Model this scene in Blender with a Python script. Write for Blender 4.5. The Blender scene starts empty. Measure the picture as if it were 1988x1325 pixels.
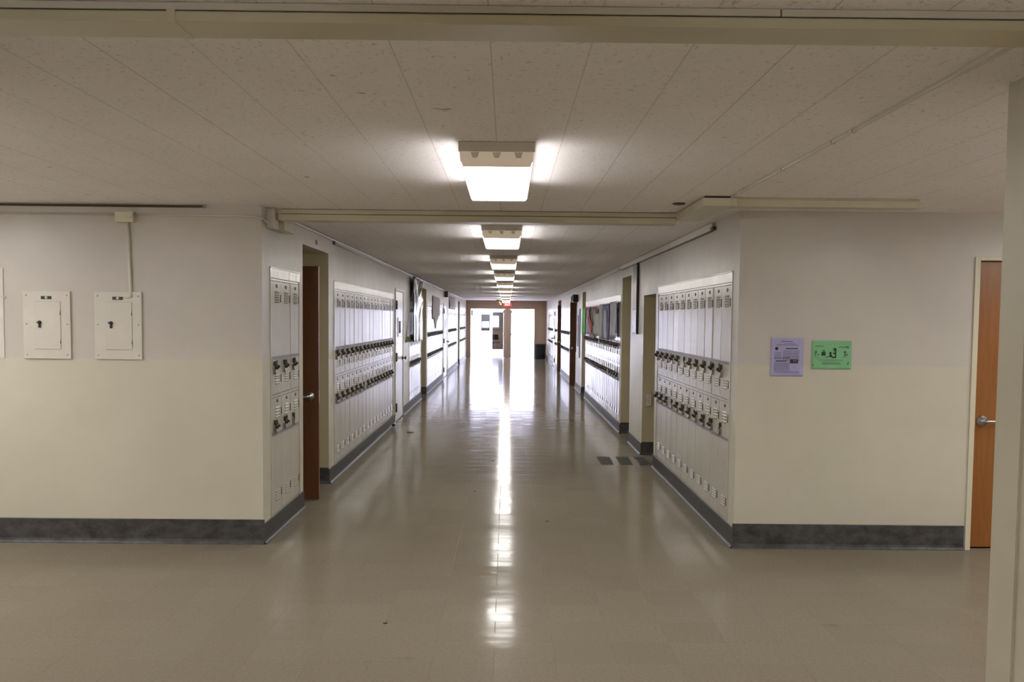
import bpy, bmesh, math, random
from mathutils import Vector, Matrix
random.seed(7)
PI = math.pi
sc = bpy.context.scene
C = sc.collection

# ------------------------------------------------------------------ camera
CAM_H = 1.69
F_PX, CX, CY = 1785.0, 994.0, 723.0
VPX, VPY, ROLL = 985.0, 620.0, 0.0097
cam = bpy.data.cameras.new('camera')
camo = bpy.data.objects.new('camera', cam)
C.objects.link(camo)
d = Vector(((VPX - CX) / F_PX, (VPY - CY) / F_PX, 1.0)).normalized()
rt = Vector((math.cos(ROLL), math.sin(ROLL), 0.0))
rt = (rt - d * rt.dot(d)).normalized()
dn = d.cross(rt)
# columns: world X, Y, Z in image coordinates (x right, y down, z forward)
cols = [rt, d, -dn]
cx_w = Vector([c[0] for c in cols])      # image right in world
cy_w = Vector([c[1] for c in cols])      # image down in world
cz_w = Vector([c[2] for c in cols])      # forward in world
M = Matrix((cx_w, -cy_w, -cz_w)).transposed().to_4x4()
M.translation = Vector((0, 0, CAM_H))
camo.matrix_world = M
cam.sensor_width = 36.0
cam.lens = F_PX * 36.0 / 1988.0
cam.shift_x = 0.0
cam.shift_y = (CY - 662.5) / 1988.0
cam.clip_end = 300
sc.camera = camo

# ------------------------------------------------------------------ world, sun, exposure
w = bpy.data.worlds.new('sky')
sc.world = w
w.use_nodes = True
bg = w.node_tree.nodes['Background']
bg.inputs['Color'].default_value = (0.62, 0.65, 1.0, 1)
bg.inputs['Strength'].default_value = 5.0
sl = bpy.data.lights.new('sun', 'SUN')
sl.energy = 14.0
sl.angle = 0.01
sl.color = (0.76, 0.78, 1.0)
so = bpy.data.objects.new('sun', sl)
C.objects.link(so)
so.rotation_euler = Vector((-0.35, 0.75, -0.85)).to_track_quat('-Z', 'Y').to_euler()
so.location = (5, 30, 12)
for x0, x1 in ((-1.6, -0.11), (0.12, 1.18)):      # sky sampling guides in the two exit openings
    pl = bpy.data.lights.new('doorway_portal', 'AREA')
    pl.shape = 'RECTANGLE'
    pl.size, pl.size_y = x1 - x0, 2.12
    pl.cycles.is_portal = True
    po = bpy.data.objects.new('doorway_portal', pl)
    po.location = ((x0 + x1) / 2, 40.46, 1.06)
    po.rotation_euler = (-PI / 2, 0, 0)
    C.objects.link(po)
sc.view_settings.view_transform = 'Standard'
sc.view_settings.look = 'None'
sc.view_settings.gamma = 1.0
sc.view_settings.exposure = 1.10
sc.view_settings.use_curve_mapping = False
sc.cycles.use_denoising = True
sc.cycles.max_bounces = 10
sc.cycles.diffuse_bounces = 6
sc.cycles.glossy_bounces = 5
sc.cycles.caustics_reflective = False
sc.cycles.caustics_refractive = False
sc.cycles.sample_clamp_indirect = 20.0
LAMP = 11.0
LAMP_COL = (1.0, 0.975, 0.935)

# ------------------------------------------------------------------ mesh helpers
class MB:
    def __init__(s):
        s.bm = bmesh.new()
    def box(s, x0, x1, y0, y1, z0, z1, mi=0, bev=0.0):
        v = [s.bm.verts.new(p) for p in ((x0,y0,z0),(x1,y0,z0),(x1,y1,z0),(x0,y1,z0),(x0,y0,z1),(x1,y0,z1),(x1,y1,z1),(x0,y1,z1))]
        fs = [s.bm.faces.new([v[i] for i in q]) for q in ((0,3,2,1),(4,5,6,7),(0,1,5,4),(1,2,6,5),(2,3,7,6),(3,0,4,7))]
        for f in fs: f.material_index = mi
        if bev:
            es = list({e for f in fs for e in f.edges})
            r = bmesh.ops.bevel(s.bm, geom=es, offset=bev, segments=2, affect='EDGES', profile=0.6)
            for f in r['faces']: f.material_index = mi
        return s
    def prism(s, pts, axis, a, b, mi=0):
        """pts: list of 2D points, extruded along axis from a to b. axis x: pts=(y,z); y: (x,z); z: (x,y)"""
        def P(p, t):
            return {'x': (t, p[0], p[1]), 'y': (p[0], t, p[1]), 'z': (p[0], p[1], t)}[axis]
        va = [s.bm.verts.new(P(p, a)) for p in pts]
        vb = [s.bm.verts.new(P(p, b)) for p in pts]
        n = len(pts)
        fs = [s.bm.faces.new(va), s.bm.faces.new(list(reversed(vb)))]
        for i in range(n):
            fs.append(s.bm.faces.new((va[i], vb[i], vb[(i+1) % n], va[(i+1) % n])))
        for f in fs: f.material_index = mi
        return s
    def tube(s, pts, r, n=10, mi=0, caps=True, taper=None):
        pts = [Vector(p) for p in pts]
        rings = []
        up = None
        for i, p in enumerate(pts):
            if i == 0: t = pts[1] - p
            elif i == len(pts) - 1: t = p - pts[i-1]
            else: t = (pts[i+1] - p).normalized() + (p - pts[i-1]).normalized()
            t.normalize()
            if up is None:
                up = Vector((0,0,1)) if abs(t.z) < 0.9 else Vector((0,1,0))
            a = t.cross(up).normalized(); b = t.cross(a).normalized()
            up = -b if False else up
            rr = r if taper is None else taper[i]
            rings.append([s.bm.verts.new(p + (a*math.cos(2*PI*k/n) + b*math.sin(2*PI*k/n)) * rr) for k in range(n)])
        for i in range(len(rings)-1):
            for k in range(n):
                f = s.bm.faces.new((rings[i][k], rings[i][(k+1)%n], rings[i+1][(k+1)%n], rings[i+1][k]))
                f.material_index = mi; f.smooth = True
        if caps:
            for rg in (rings[0], list(reversed(rings[-1]))):
                f = s.bm.faces.new(rg); f.material_index = mi
        return s
    def lathe(s, prof, c, axis='z', n=24, mi=0):
        """prof: list of (r, h) along axis from centre c"""
        rings = []
        for r, h in prof:
            ring = []
            for k in range(n):
                a = 2*PI*k/n; u, v = r*math.cos(a), r*math.sin(a)
                p = {'z': (u, v, h), 'y': (u, h, v), 'x': (h, u, v)}[axis]
                ring.append(s.bm.verts.new(Vector(c) + Vector(p)))
            rings.append(ring)
        for i in range(len(rings)-1):
            for k in range(n):
                f = s.bm.faces.new((rings[i][k], rings[i][(k+1)%n], rings[i+1][(k+1)%n], rings[i+1][k]))
                f.material_index = mi; f.smooth = True
        for rg in (rings[0], rings[-1]):
            f = s.bm.faces.new(rg); f.material_index = mi
        return s
    def grid(s, fn, nu, nv, thick=0.002, mi=0):
        """sheet given by fn(u,v)->(x,y,z), two sided with a small thickness along normal"""
        vs = [[Vector(fn(i/nu, j/nv)) for j in range(nv+1)] for i in range(nu+1)]
        def nrm(i, j):
            a = vs[min(i+1, nu)][j] - vs[max(i-1, 0)][j]
            b = vs[i][min(j+1, nv)] - vs[i][max(j-1, 0)]
            return a.cross(b).normalized()
        A = [[s.bm.verts.new(vs[i][j]) for j in range(nv+1)] for i in range(nu+1)]
        B = [[s.bm.verts.new(vs[i][j] - nrm(i, j)*thick) for j in range(nv+1)] for i in range(nu+1)]
        def q(a, b, c, d_):
            f = s.bm.faces.new((a, b, c, d_)); f.smooth = True; f.material_index = mi
        for i in range(nu):
            for j in range(nv):
                q(A[i][j], A[i+1][j], A[i+1][j+1], A[i][j+1])
                q(B[i][j], B[i][j+1], B[i+1][j+1], B[i+1][j])
        for i in range(nu):
            q(A[i][0], B[i][0], B[i+1][0], A[i+1][0]); q(A[i][nv], A[i+1][nv], B[i+1][nv], B[i][nv])
        for j in range(nv):
            q(A[0][j], A[0][j+1], B[0][j+1], B[0][j]); q(A[nu][j], B[nu][j], B[nu][j+1], A[nu][j+1])
        return s
    def mesh(s, name, mats):
        bmesh.ops.recalc_face_normals(s.bm, faces=s.bm.faces)
        me = bpy.data.meshes.new(name)
        s.bm.to_mesh(me); s.bm.free()
        for m in (mats if isinstance(mats, (list, tuple)) else [mats]): me.materials.append(m)
        return me
    def build(s, name, mats, parent=None, loc=None):
        return inst(name, s.mesh(name, mats), parent, loc)

def inst(name, me, parent=None, loc=None):
    o = bpy.data.objects.new(name, me)
    C.objects.link(o)
    if parent is not None: o.parent = parent
    if loc is not None: o.location = loc
    return o

def tag(o, label=None, cat=None, group=None, kind=None):
    if label: o['label'] = label
    if cat: o['category'] = cat
    if group: o['group'] = group
    if kind: o['kind'] = kind
    return o

def thing(name, label, cat, loc=(0,0,0), rz=0.0, group=None, kind=None):
    o = bpy.data.objects.new(name, None); C.objects.link(o)
    o.empty_display_size = 0.1
    o.location = loc; o.rotation_euler = (0, 0, rz)
    return tag(o, label, cat, group, kind)

def copy_tree(o, parent=None):
    c = o.copy(); C.objects.link(c)
    c.parent = parent
    for ch in list(o.children): copy_tree(ch, c)
    return c

def text_part(name, body, size, mat, parent, loc, rot, extrude=0.001, align='CENTER'):
    cu = bpy.data.curves.new(name, 'FONT')
    cu.body = body; cu.size = size; cu.extrude = extrude
    cu.align_x = align; cu.align_y = 'CENTER'
    cu.materials.append(mat)
    o = bpy.data.objects.new(name, cu); C.objects.link(o)
    bpy.context.view_layer.update()
    me = bpy.data.meshes.new_from_object(o.evaluated_get(bpy.context.evaluated_depsgraph_get()))
    bpy.data.objects.remove(o)
    o = bpy.data.objects.new(name, me); C.objects.link(o)
    o.parent = parent; o.location = loc; o.rotation_euler = rot
    return o

# ------------------------------------------------------------------ materials
class NT:
    def __init__(s, name):
        s.m = bpy.data.materials.new(name); s.m.use_nodes = True
        s.t = s.m.node_tree; s.n = s.t.nodes; s.b = s.n['Principled BSDF']
        s._co = None
    def new(s, typ, **kw):
        n = s.n.new(typ)
        for k, v in kw.items(): setattr(n, k, v)
        return n
    def link(s, a, b): s.t.links.new(a, b)
    def co(s):
        if s._co is None: s._co = s.new('ShaderNodeNewGeometry').outputs['Position']
        return s._co
    def noise(s, scale, detail=3, rough=0.55, vec=None, dist=0.0):
        n = s.new('ShaderNodeTexNoise')
        n.inputs['Scale'].default_value = scale; n.inputs['Detail'].default_value = detail
        n.inputs['Roughness'].default_value = rough; n.inputs['Distortion'].default_value = dist
        s.link(vec if vec is not None else s.co(), n.inputs['Vector'])
        return n.outputs['Fac']
    def math(s, op, a, b=None, c=None, clamp=False):
        n = s.new('ShaderNodeMath', operation=op); n.use_clamp = clamp
        for i, v in enumerate((a, b, c)):
            if v is None: continue
            if isinstance(v, (int, float)): n.inputs[i].default_value = v
            else: s.link(v, n.inputs[i])
        return n.outputs[0]
    def ramp(s, f, lo, hi, a=0.0, b=1.0):
        n = s.new('ShaderNodeMapRange'); n.clamp = True
        s.link(f, n.inputs['Value'])
        n.inputs['From Min'].default_value = lo; n.inputs['From Max'].default_value = hi
        n.inputs['To Min'].default_value = a; n.inputs['To Max'].default_value = b
        return n.outputs[0]
    def mix(s, f, a, b, mode='MIX'):
        n = s.new('ShaderNodeMix'); n.data_type = 'RGBA'; n.blend_type = mode
        if isinstance(f, (int, float)): n.inputs[0].default_value = f
        else: s.link(f, n.inputs[0])
        for i, v in ((6, a), (7, b)):
            if isinstance(v, tuple): n.inputs[i].default_value = (*v, 1) if len(v) == 3 else v
            else: s.link(v, n.inputs[i])
        return n.outputs[2]
    def sep(s, v=None):
        n = s.new('ShaderNodeSeparateXYZ'); s.link(v if v is not None else s.co(), n.inputs[0]); return n.outputs
    def comb(s, x, y, z):
        n = s.new('ShaderNodeCombineXYZ')
        for i, v in enumerate((x, y, z)):
            if isinstance(v, (int, float)): n.inputs[i].default_value = v
            else: s.link(v, n.inputs[i])
        return n.outputs[0]
    def bump(s, h, strength=0.2, dist=0.01):
        n = s.new('ShaderNodeBump'); n.inputs['Strength'].default_value = strength; n.inputs['Distance'].default_value = dist
        s.link(h, n.inputs['Height']); s.link(n.outputs[0], s.b.inputs['Normal'])
    def color(s, v):
        if isinstance(v, tuple): s.b.inputs['Base Color'].default_value = (*v, 1)
        else: s.link(v, s.b.inputs['Base Color'])
    def rough(s, v):
        if isinstance(v, (int, float)): s.b.inputs['Roughness'].default_value = v
        else: s.link(v, s.b.inputs['Roughness'])

def simple(name, col, rough=0.5, metal=0.0, var=0.08, scale=20, bump=0.0, coat=0.0):
    t = NT(name)
    f = t.noise(scale, 3)
    dk = tuple(c*(1-var) for c in col); lt = tuple(min(1, c*(1+var)) for c in col)
    t.color(t.mix(t.ramp(f, 0.3, 0.7), dk, lt))
    t.rough(rough); t.b.inputs['Metallic'].default_value = metal
    if coat: t.b.inputs['Coat Weight'].default_value = coat
    if bump: t.bump(f, bump, 0.004)
    return t.m

def emit(name, col, strength):
    t = NT(name)
    t.color(tuple(c*0.8 for c in col))
    t.b.inputs['Emission Color'].default_value = (*col, 1)
    t.b.inputs['Emission Strength'].default_value = strength
    return t.m

def mat_wall():
    t = NT('two_tone_wall_paint')
    x, y, z = t.sep()
    wob = t.math('MULTIPLY', t.math('SUBTRACT', t.noise(7, 4), 0.5), 0.012)
    up = t.ramp(t.math('ADD', z, wob), 1.368, 1.374)
    blot = t.ramp(t.noise(1.7, 5, 0.6), 0.35, 0.7)
    lower = t.mix(blot, (0.525, 0.495, 0.405), (0.57, 0.54, 0.445))
    upper = t.mix(blot, (0.49, 0.457, 0.423), (0.54, 0.505, 0.468))
    # blotchy repainted patches on the upper wall
    patch = t.ramp(t.noise(0.9, 3, 0.5, dist=0.6), 0.52, 0.58)
    upper = t.mix(t.math('MULTIPLY', patch, 0.35), upper, (0.55, 0.52, 0.465))
    c = t.mix(up, lower, upper)
    scuff = t.ramp(t.noise(30, 5, 0.7, dist=1.0), 0.70, 0.78)
    c = t.mix(t.math('MULTIPLY', scuff, 0.25), c, (0.3, 0.28, 0.24))
    t.color(c)
    t.rough(t.ramp(t.noise(4, 4), 0.3, 0.7, 0.30, 0.42))
    t.bump(t.math('ADD', t.noise(160, 2), t.math('MULTIPLY', t.noise(2.5, 2), 2.0)), 0.12, 0.004)
    return t.m

def mat_floor():
    t = NT('waxed_vinyl_tile')
    x, y, z = t.sep()
    T = 0.3045
    u = t.math('DIVIDE', t.math('ADD', x, 0.052 + T*100), T)
    v = t.math('DIVIDE', t.math('ADD', y, -5.046 + T*100), T)
    fu, fv = t.math('FRACT', u), t.math('FRACT', v)
    du = t.math('MINIMUM', fu, t.math('SUBTRACT', 1.0, fu))
    dv = t.math('MINIMUM', fv, t.math('SUBTRACT', 1.0, fv))
    ju = t.ramp(du, 0.0, 0.006, 1, 0)
    jv = t.math('MULTIPLY', t.ramp(dv, 0.0, 0.006, 1, 0), 0.55)
    brk = t.ramp(t.noise(3.5, 3), 0.42, 0.6)
    joint = t.math('MULTIPLY', t.math('MAXIMUM', ju, jv), brk)
    wn = t.new('ShaderNodeTexWhiteNoise', noise_dimensions='2D')
    t.link(t.comb(t.math('FLOOR', u), t.math('FLOOR', v), 0), wn.inputs['Vector'])
    tile = wn.outputs['Value']
    base = t.mix(tile, (0.212, 0.182, 0.138), (0.228, 0.197, 0.151))
    chips = t.ramp(t.noise(55, 4, 0.7), 0.35, 0.65)
    c = t.mix(t.math('MULTIPLY', chips, 0.6), base, (0.165, 0.138, 0.10))
    fle = t.ramp(t.noise(95, 2, 0.8), 0.66, 0.75)
    c = t.mix(t.math('MULTIPLY', fle, 0.4), c, (0.36, 0.31, 0.24))
    big = t.ramp(t.noise(0.8, 4, 0.6), 0.35, 0.7)
    c = t.mix(t.math('MULTIPLY', big, 0.25), c, (0.205, 0.184, 0.138))
    smud = t.ramp(t.noise(2.7, 3, 0.5, t.comb(t.math('MULTIPLY', x, 0.7), t.math('MULTIPLY', y, 1.6), 3.3)), 0.70, 0.76)
    c = t.mix(t.math('MULTIPLY', smud, 0.35), c, (0.11, 0.09, 0.06))
    c = t.mix(t.math('MULTIPLY', joint, 0.75), c, (0.07, 0.055, 0.04))
    t.color(c)
    t.rough(t.math('ADD', t.ramp(t.noise(3.2, 4, 0.6), 0.3, 0.75, 0.08, 0.16), t.math('MULTIPLY', joint, 0.3)))
    t.b.inputs['Specular IOR Level'].default_value = 0.025
    # every tile slightly tilted and cupped
    tilt = t.new('ShaderNodeVectorMath', operation='SUBTRACT')
    t.link(wn.outputs['Color'], tilt.inputs[0]); tilt.inputs[1].default_value = (0.5, 0.5, 0.5)
    tx, ty, _ = t.sep(tilt.outputs[0])
    h1 = t.math('MULTIPLY', tx, fu)
    h2 = t.math('MULTIPLY', ty, fv)
    h = t.math('ADD', t.math('ADD', t.math('MULTIPLY', h1, 0.05), t.math('MULTIPLY', h2, 0.45)), t.math('MULTIPLY', t.noise(4.0, 2, 0.5, t.comb(t.math('MULTIPLY', x, 0.5), y, 0)), 0.8))
    h = t.math('SUBTRACT', h, t.math('MULTIPLY', joint, 0.15))
    t.bump(h, 0.5, 0.006)
    return t.m

def mat_ceiling():
    t = NT('acoustic_ceiling_tile')
    x, y, z = t.sep()
    T = 0.298
    u = t.math('DIVIDE', t.math('ADD', x, 0.057 + T*200), T)
    v = t.math('DIVIDE', t.math('ADD', y, -3.034 + 0.305*100), 0.305)
    fu, fv = t.math('FRACT', u), t.math('FRACT', v)
    du = t.math('MINIMUM', fu, t.math('SUBTRACT', 1.0, fu))
    dv = t.math('MINIMUM', fv, t.math('SUBTRACT', 1.0, fv))
    wn = t.new('ShaderNodeTexWhiteNoise', noise_dimensions='1D'); t.link(t.math('ROUND', u), wn.inputs['W'])
    ju = t.math('MULTIPLY', t.ramp(du, 0.0, 0.010, 1, 0), t.math('ADD', 0.45, t.math('MULTIPLY', wn.outputs['Value'], 0.5)))
    jv = t.math('MULTIPLY', t.ramp(dv, 0.0, 0.008, 1, 0), t.ramp(t.noise(2.0, 3), 0.45, 0.7, 0.0, 0.30))
    joint = t.math('MAXIMUM', ju, jv)
    blot = t.ramp(t.noise(1.2, 4), 0.3, 0.7)
    c = t.mix(blot, (0.85, 0.81, 0.825), (0.90, 0.86, 0.875))
    fis = t.ramp(t.noise(48, 4, 0.8, t.comb(x, t.math('MULTIPLY', y, 0.8), 0), 0.8), 0.57, 0.66)
    c = t.mix(t.math('MULTIPLY', fis, 0.55), c, (0.36, 0.32, 0.26))
    spot = t.ramp(t.noise(7, 2, 0.4), 0.76, 0.79)
    c = t.mix(t.math('MULTIPLY', spot, 0.5), c, (0.1, 0.085, 0.07))
    c = t.mix(t.math('MULTIPLY', joint, 0.6), c, (0.13, 0.115, 0.09))
    t.color(c); t.rough(0.75)
    t.b.inputs['Specular IOR Level'].default_value = 0.25
    t.bump(t.math('SUBTRACT', t.math('MULTIPLY', fis, -1.0), joint), 0.25, 0.003)
    return t.m

def mat_base():
    t = NT('scuffed_vinyl_cove_base')
    x, y, z = t.sep()
    n1 = t.noise(9, 5, 0.7, t.comb(x, y, t.math('MULTIPLY', z, 1.6)))
    c = t.mix(t.ramp(n1, 0.35, 0.68), (0.026, 0.023, 0.021), (0.085, 0.083, 0.087))
    t.color(c); t.rough(t.ramp(n1, 0.3, 0.7, 0.38, 0.55))
    t.bump(n1, 0.1, 0.004)
    return t.m

def mat_enamel(nm='cream_locker_enamel', wav=0.22, wsc=3.0):
    t = NT(nm)
    t.b.inputs['Specular IOR Level'].default_value = 0.75
    oi = t.new('ShaderNodeObjectInfo').outputs['Random']
    n = t.noise(2.2, 4)
    c = t.mix(t.ramp(n, 0.3, 0.7), (0.47, 0.445, 0.385), (0.53, 0.50, 0.44))
    c = t.mix(t.math('MULTIPLY', oi, 0.3), c, (0.46, 0.445, 0.41))
    t.color(c); t.rough(t.ramp(t.noise(1.5, 2), 0.3, 0.7, 0.19, 0.24))
    x, y, z = t.sep()
    t.bump(t.noise(wsc, 2, 0.5, t.comb(x, y, t.math('MULTIPLY', z, 0.35))), wav, 0.008)
    return t.m

def mat_wood(name, a, b, rough=0.35):
    t = NT(name)
    x, y, z = t.sep()
    n = t.noise(5, 5, 0.6, t.comb(t.math('MULTIPLY', x, 9), t.math('MULTIPLY', y, 9), t.math('MULTIPLY', z, 0.7)), 0.6)
    t.color(t.mix(t.ramp(n, 0.3, 0.72), a, b)); t.rough(rough)
    t.bump(n, 0.05, 0.002)
    return t.m

WALL, FLOOR, CEIL, BASE, ENAMEL = mat_wall(), mat_floor(), mat_ceiling(), mat_base(), mat_enamel()
ENAMEL2 = mat_enamel('wavy_header_enamel', 0.7, 11.0)
TRIMP = simple('cream_trim_paint', (0.60, 0.56, 0.43), 0.4, var=0.04, scale=4)
JAMB = simple('alcove_beige_paint', (0.50, 0.44, 0.29), 0.45, var=0.05, scale=3)
RACE = simple('yellowed_raceway_paint', (0.55, 0.505, 0.375), 0.35, var=0.05, scale=3)
NEARW = simple('aged_yellow_wall_paint', (0.47, 0.435, 0.34), 0.45, var=0.05, scale=3)
PALE = simple('pale_paint', (0.60, 0.57, 0.51), 0.38, var=0.04, scale=5)
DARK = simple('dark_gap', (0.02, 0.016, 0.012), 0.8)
SLOT = simple('louvre_slot_dark', (0.045, 0.035, 0.028), 0.8)
BLACK = simple('black_plastic', (0.012, 0.011, 0.011), 0.35)
PLATE = simple('dark_number_plate', (0.06, 0.05, 0.042), 0.5)
CHROME = simple('worn_chrome', (0.48, 0.45, 0.40), 0.28, 1.0, var=0.4, scale=60)
LOCKM = simple('tarnished_padlock_steel', (0.12, 0.10, 0.08), 0.35, 1.0, var=0.4, scale=60)
STEEL = simple('brushed_steel', (0.45, 0.46, 0.48), 0.35, 1.0, var=0.1, scale=60)
BRASS = simple('old_brass', (0.5, 0.36, 0.16), 0.35, 1.0)
GAPM = simple('painted_gap', (0.22, 0.19, 0.16), 0.6)
BRONZE = simple('bronze_hinge', (0.12, 0.085, 0.06), 0.45, 0.6)
STRIPE = simple('grey_lavender_strip', (0.21, 0.205, 0.235), 0.45, var=0.05)
WOOD = mat_wood('orange_brown_door_veneer', (0.235, 0.085, 0.018), (0.30, 0.115, 0.028))
WOODD = mat_wood('brown_door_veneer', (0.115, 0.042, 0.015), (0.155, 0.058, 0.021))
WHITE = simple('white_door_paint', (0.62, 0.61, 0.60), 0.25, var=0.03)
TAN = simple('tan_end_wall_paint', (0.36, 0.26, 0.19), 0.5, var=0.05, scale=2)
HOUSE = simple('fixture_housing_enamel', (0.68, 0.64, 0.58), 0.45, var=0.03)
LENS = emit('lit_acrylic_lens', LAMP_COL, LAMP)
LENS_SIDE = emit('lit_acrylic_lens_side', LAMP_COL, LAMP*0.85)
LENS_DIM = emit('lit_acrylic_lens_rim', LAMP_COL, LAMP*0.12)
ENDCAP = emit('fixture_end_acrylic', (0.70, 0.57, 0.43), 0.17)
SOCKET_SHADE = emit('fixture_end_socket_shadow', (0.6, 0.5, 0.4), 0.07)
CONC = simple('sunlit_concrete', (0.62, 0.60, 0.56), 0.8, var=0.05, scale=3)
STUCCO = simple('white_stucco', (0.80, 0.79, 0.76), 0.8, var=0.04, scale=8)
TRASH = simple('dark_grey_bin_plastic', (0.035, 0.037, 0.05), 0.45)
RED = emit('lit_red_sign', (0.9, 0.06, 0.05), 0.7)
SIGNW = emit('lit_white_letters', (1.0, 0.75, 0.7), 1.2)
MATBLK = simple('black_rubber_tread', (0.035, 0.032, 0.03), 0.65, var=0.25, scale=30, bump=0.1)
BLUEF = simple('blue_grey_floor', (0.22, 0.24, 0.33), 0.3)
BLUEG = simple('blue_grey_window_wall', (0.26, 0.27, 0.36), 0.5)
tg = NT('clear_glass'); tg.color((0.9, 0.93, 0.95)); tg.rough(0.02); tg.b.inputs['Transmission Weight'].default_value = 1.0; tg.b.inputs['IOR'].default_value = 1.1
GLASS = tg.m

# ------------------------------------------------------------------ the building shell
XL, XR, YF, H = -1.80, 1.70, 6.77, 2.50
YEND = 40.30
TH = 0.10
def cells(mb, fn, a0, a1, z0, z1, holes):
    """fill the rectangle a0..a1 x z0..z1 minus holes with slabs made by fn(a,b,z,zz)"""
    As = sorted({a0, a1, *[v for h in holes for v in h[:2] if a0 < v < a1]})
    for i in range(len(As) - 1):
        a, b = As[i], As[i+1]
        hs = sorted([(h[2], h[3]) for h in holes if h[0] < (a+b)/2 < h[1]])
        z = z0
        for q0, q1 in hs:
            if q0 > z + 1e-6: fn(a, b, z, q0)
            z = max(z, q1)
        if z < z1 - 1e-6: fn(a, b, z, z1)

LZ0, LZ1 = 0.150, 1.985      # locker carcass heights
# banks: key, side, y0, count
PITCH = 0.305
BANKS = [
    ('LA', -1, 7.025, 3, 'left-wall corner bank'), ('LB', -1, 9.60, 16, 'sixteen-locker left-wall bank'),
    ('LC', -1, 16.95, 7, 'left-wall bank behind glossy banner'), ('LD', -1, 20.68, 16, 'left-wall bank beneath torn paper'),
    ('LE', -1, 28.05, 14, 'left-wall bank past white door'), ('LF', -1, 34.90, 15, 'last left-wall bank'),
    ('RA', 1, 6.99, 11, 'right-wall corner bank'), ('RB', 1, 13.80, 20, 'right-wall bank under the posters'),
    ('RC', 1, 24.88, 13, 'right-wall bank between brown doors'), ('RD', 1, 30.98, 5, 'short right-wall bank'),
    ('RE', 1, 34.10, 12, 'last right-wall bank')]
TRIM = 0.035
def bank_hole(b):
    return (b[2] - 0.004, b[2] + PITCH*b[3] + 0.004, LZ0 - 0.004, LZ1 + 0.004)
ALC_L = [(8.11, 9.28, 2.33, 0.95), (19.25, 20.46, 2.33, 0.95), (33.58, 34.68, 2.33, 0.95)]
ALC_R = [(10.54, 11.48, 2.00, 0.55), (12.68, 13.66, 2.31, 0.95), (19.97, 20.91, 2.31, 0.95), (22.80, 24.70, 2.31, 0.95), (29.10, 30.85, 2.31, 0.95)]
DOORS_L = [(14.76, 15.90, 0.0, 2.17), (25.90, 27.40, 0.0, 2.12)]
DOORS_R = [(32.70, 33.90, 0.0, 2.12)]

def side_wall(name, X, sgn, alcs, doors, banks, label):
    """sgn: -1 wall extends to -X behind its face, +1 to +X"""
    mb = MB()
    def slab(a, b, z, zz, x0=X, t=TH):
        mb.box(*sorted((x0, x0 + sgn*t)), a, b, z, zz)
    holes = [(a, b, 0.0, h) for a, b, h, _ in alcs] + [(a, b, 0.0, h) for a, b, _, h in doors] + [bank_hole(b) for b in banks]
    cells(mb, slab, YF, YEND, 0.0, H, holes)
    # pockets behind the locker banks and closet doors
    for a, b, z, zz in [bank_hole(b) for b in banks]:
        D = 0.33
        mb.box(*sorted((X + sgn*D, X + sgn*(D+0.04))), a - .04, b + .04, z - .04, zz + .04)
        for (p, q) in ((a - .04, a), (b, b + .04)):
            mb.box(*sorted((X + sgn*TH, X + sgn*D)), p, q, z - .04, zz + .04)
        for (p, q) in ((z - .04, z), (zz, zz + .04)):
            mb.box(*sorted((X + sgn*TH, X + sgn*D)), a, b, p, q)
    for a, b, _, h in doors:
        mb.box(*sorted((X + sgn*0.14, X + sgn*0.20)), a - .05, b + .05, 0, h + .05)
        for p, q in ((a - .05, a), (b, b + .05)): mb.box(*sorted((X + sgn*TH, X + sgn*.14)), p, q, 0, h + .05)
        mb.box(*sorted((X + sgn*TH, X + sgn*.14)), a, b, h, h + .05)
    for a, b, h, D in alcs:
        x1, x2 = X + sgn*TH, X + sgn*(D + 0.08)
        mb.box(*sorted((x1, x2)), b, b + .06, 0, H, 1)      # far reveal
        mb.box(*sorted((x1, x2)), a - .06, a, 0, H, 1)      # near reveal
        mb.box(*sorted((X + sgn*D, x2)), a, b, 0, h, 1)     # back
        mb.box(*sorted((x1, x2)), a, b, h, h + .06, 1)      # head
        mb.box(*sorted((X + sgn*0.0005, x1)), b, b + .0008, 0, h, 1)
        mb.box(*sorted((X + sgn*0.0005, x1)), b - 0.0008, b, 0, h, 1)
    o = mb.build(name, [WALL, JAMB])
    return tag(o, label, 'wall', kind='structure')

BL = [b for b in BANKS if b[1] < 0]; BR = [b for b in BANKS if b[1] > 0]
side_wall('wall_left', XL, -1, ALC_L, DOORS_L, BL, 'long left side wall of the locker corridor in pale two-tone paint')
side_wall('wall_right', XR, 1, ALC_R, DOORS_R, BR, 'long right side wall of the locker corridor in pale two-tone paint')

# walls of the crossing hall facing the camera, and the hall round the camera
mb = MB(); mb.box(-9.0, XL - TH, YF, YF + TH, 0, H)
tag(mb.build('wall_front_left', WALL), 'cream and grey wall with the electrical panels, beside the corridor mouth', 'wall', kind='structure')
mb = MB()
cells(mb, lambda a, b, z, zz: mb.box(a, b, YF, YF + TH, z, zz), XR + TH, 8.0, 0, H, [(3.435, 4.42, 0, 2.18)])
mb.box(3.38, 4.47, YF + .14, YF + .2, 0, 2.25); mb.box(3.38, 3.435, YF + TH, YF + .14, 0, 2.25); mb.box(4.42, 4.47, YF + TH, YF + .14, 0, 2.25); mb.box(3.435, 4.42, YF + TH, YF + .14, 2.18, 2.25)
tag(mb.build('wall_front_right', WALL), 'cream wall carrying the lavender and green flyers, right of the corridor', 'wall', kind='structure')
mb = MB(); mb.box(XR, XR + .12, -6, 3.0, 0, H); mb.box(XR - .010, XR + .12, 3.0, 3.153, 0, H)
mb.box(XR, 8, -6 , -5.9, 0, 0.01)
tag(mb.build('wall_near_right', NEARW), 'yellowish wall end at the right edge, closest to the viewer', 'wall', kind='structure')
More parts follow.
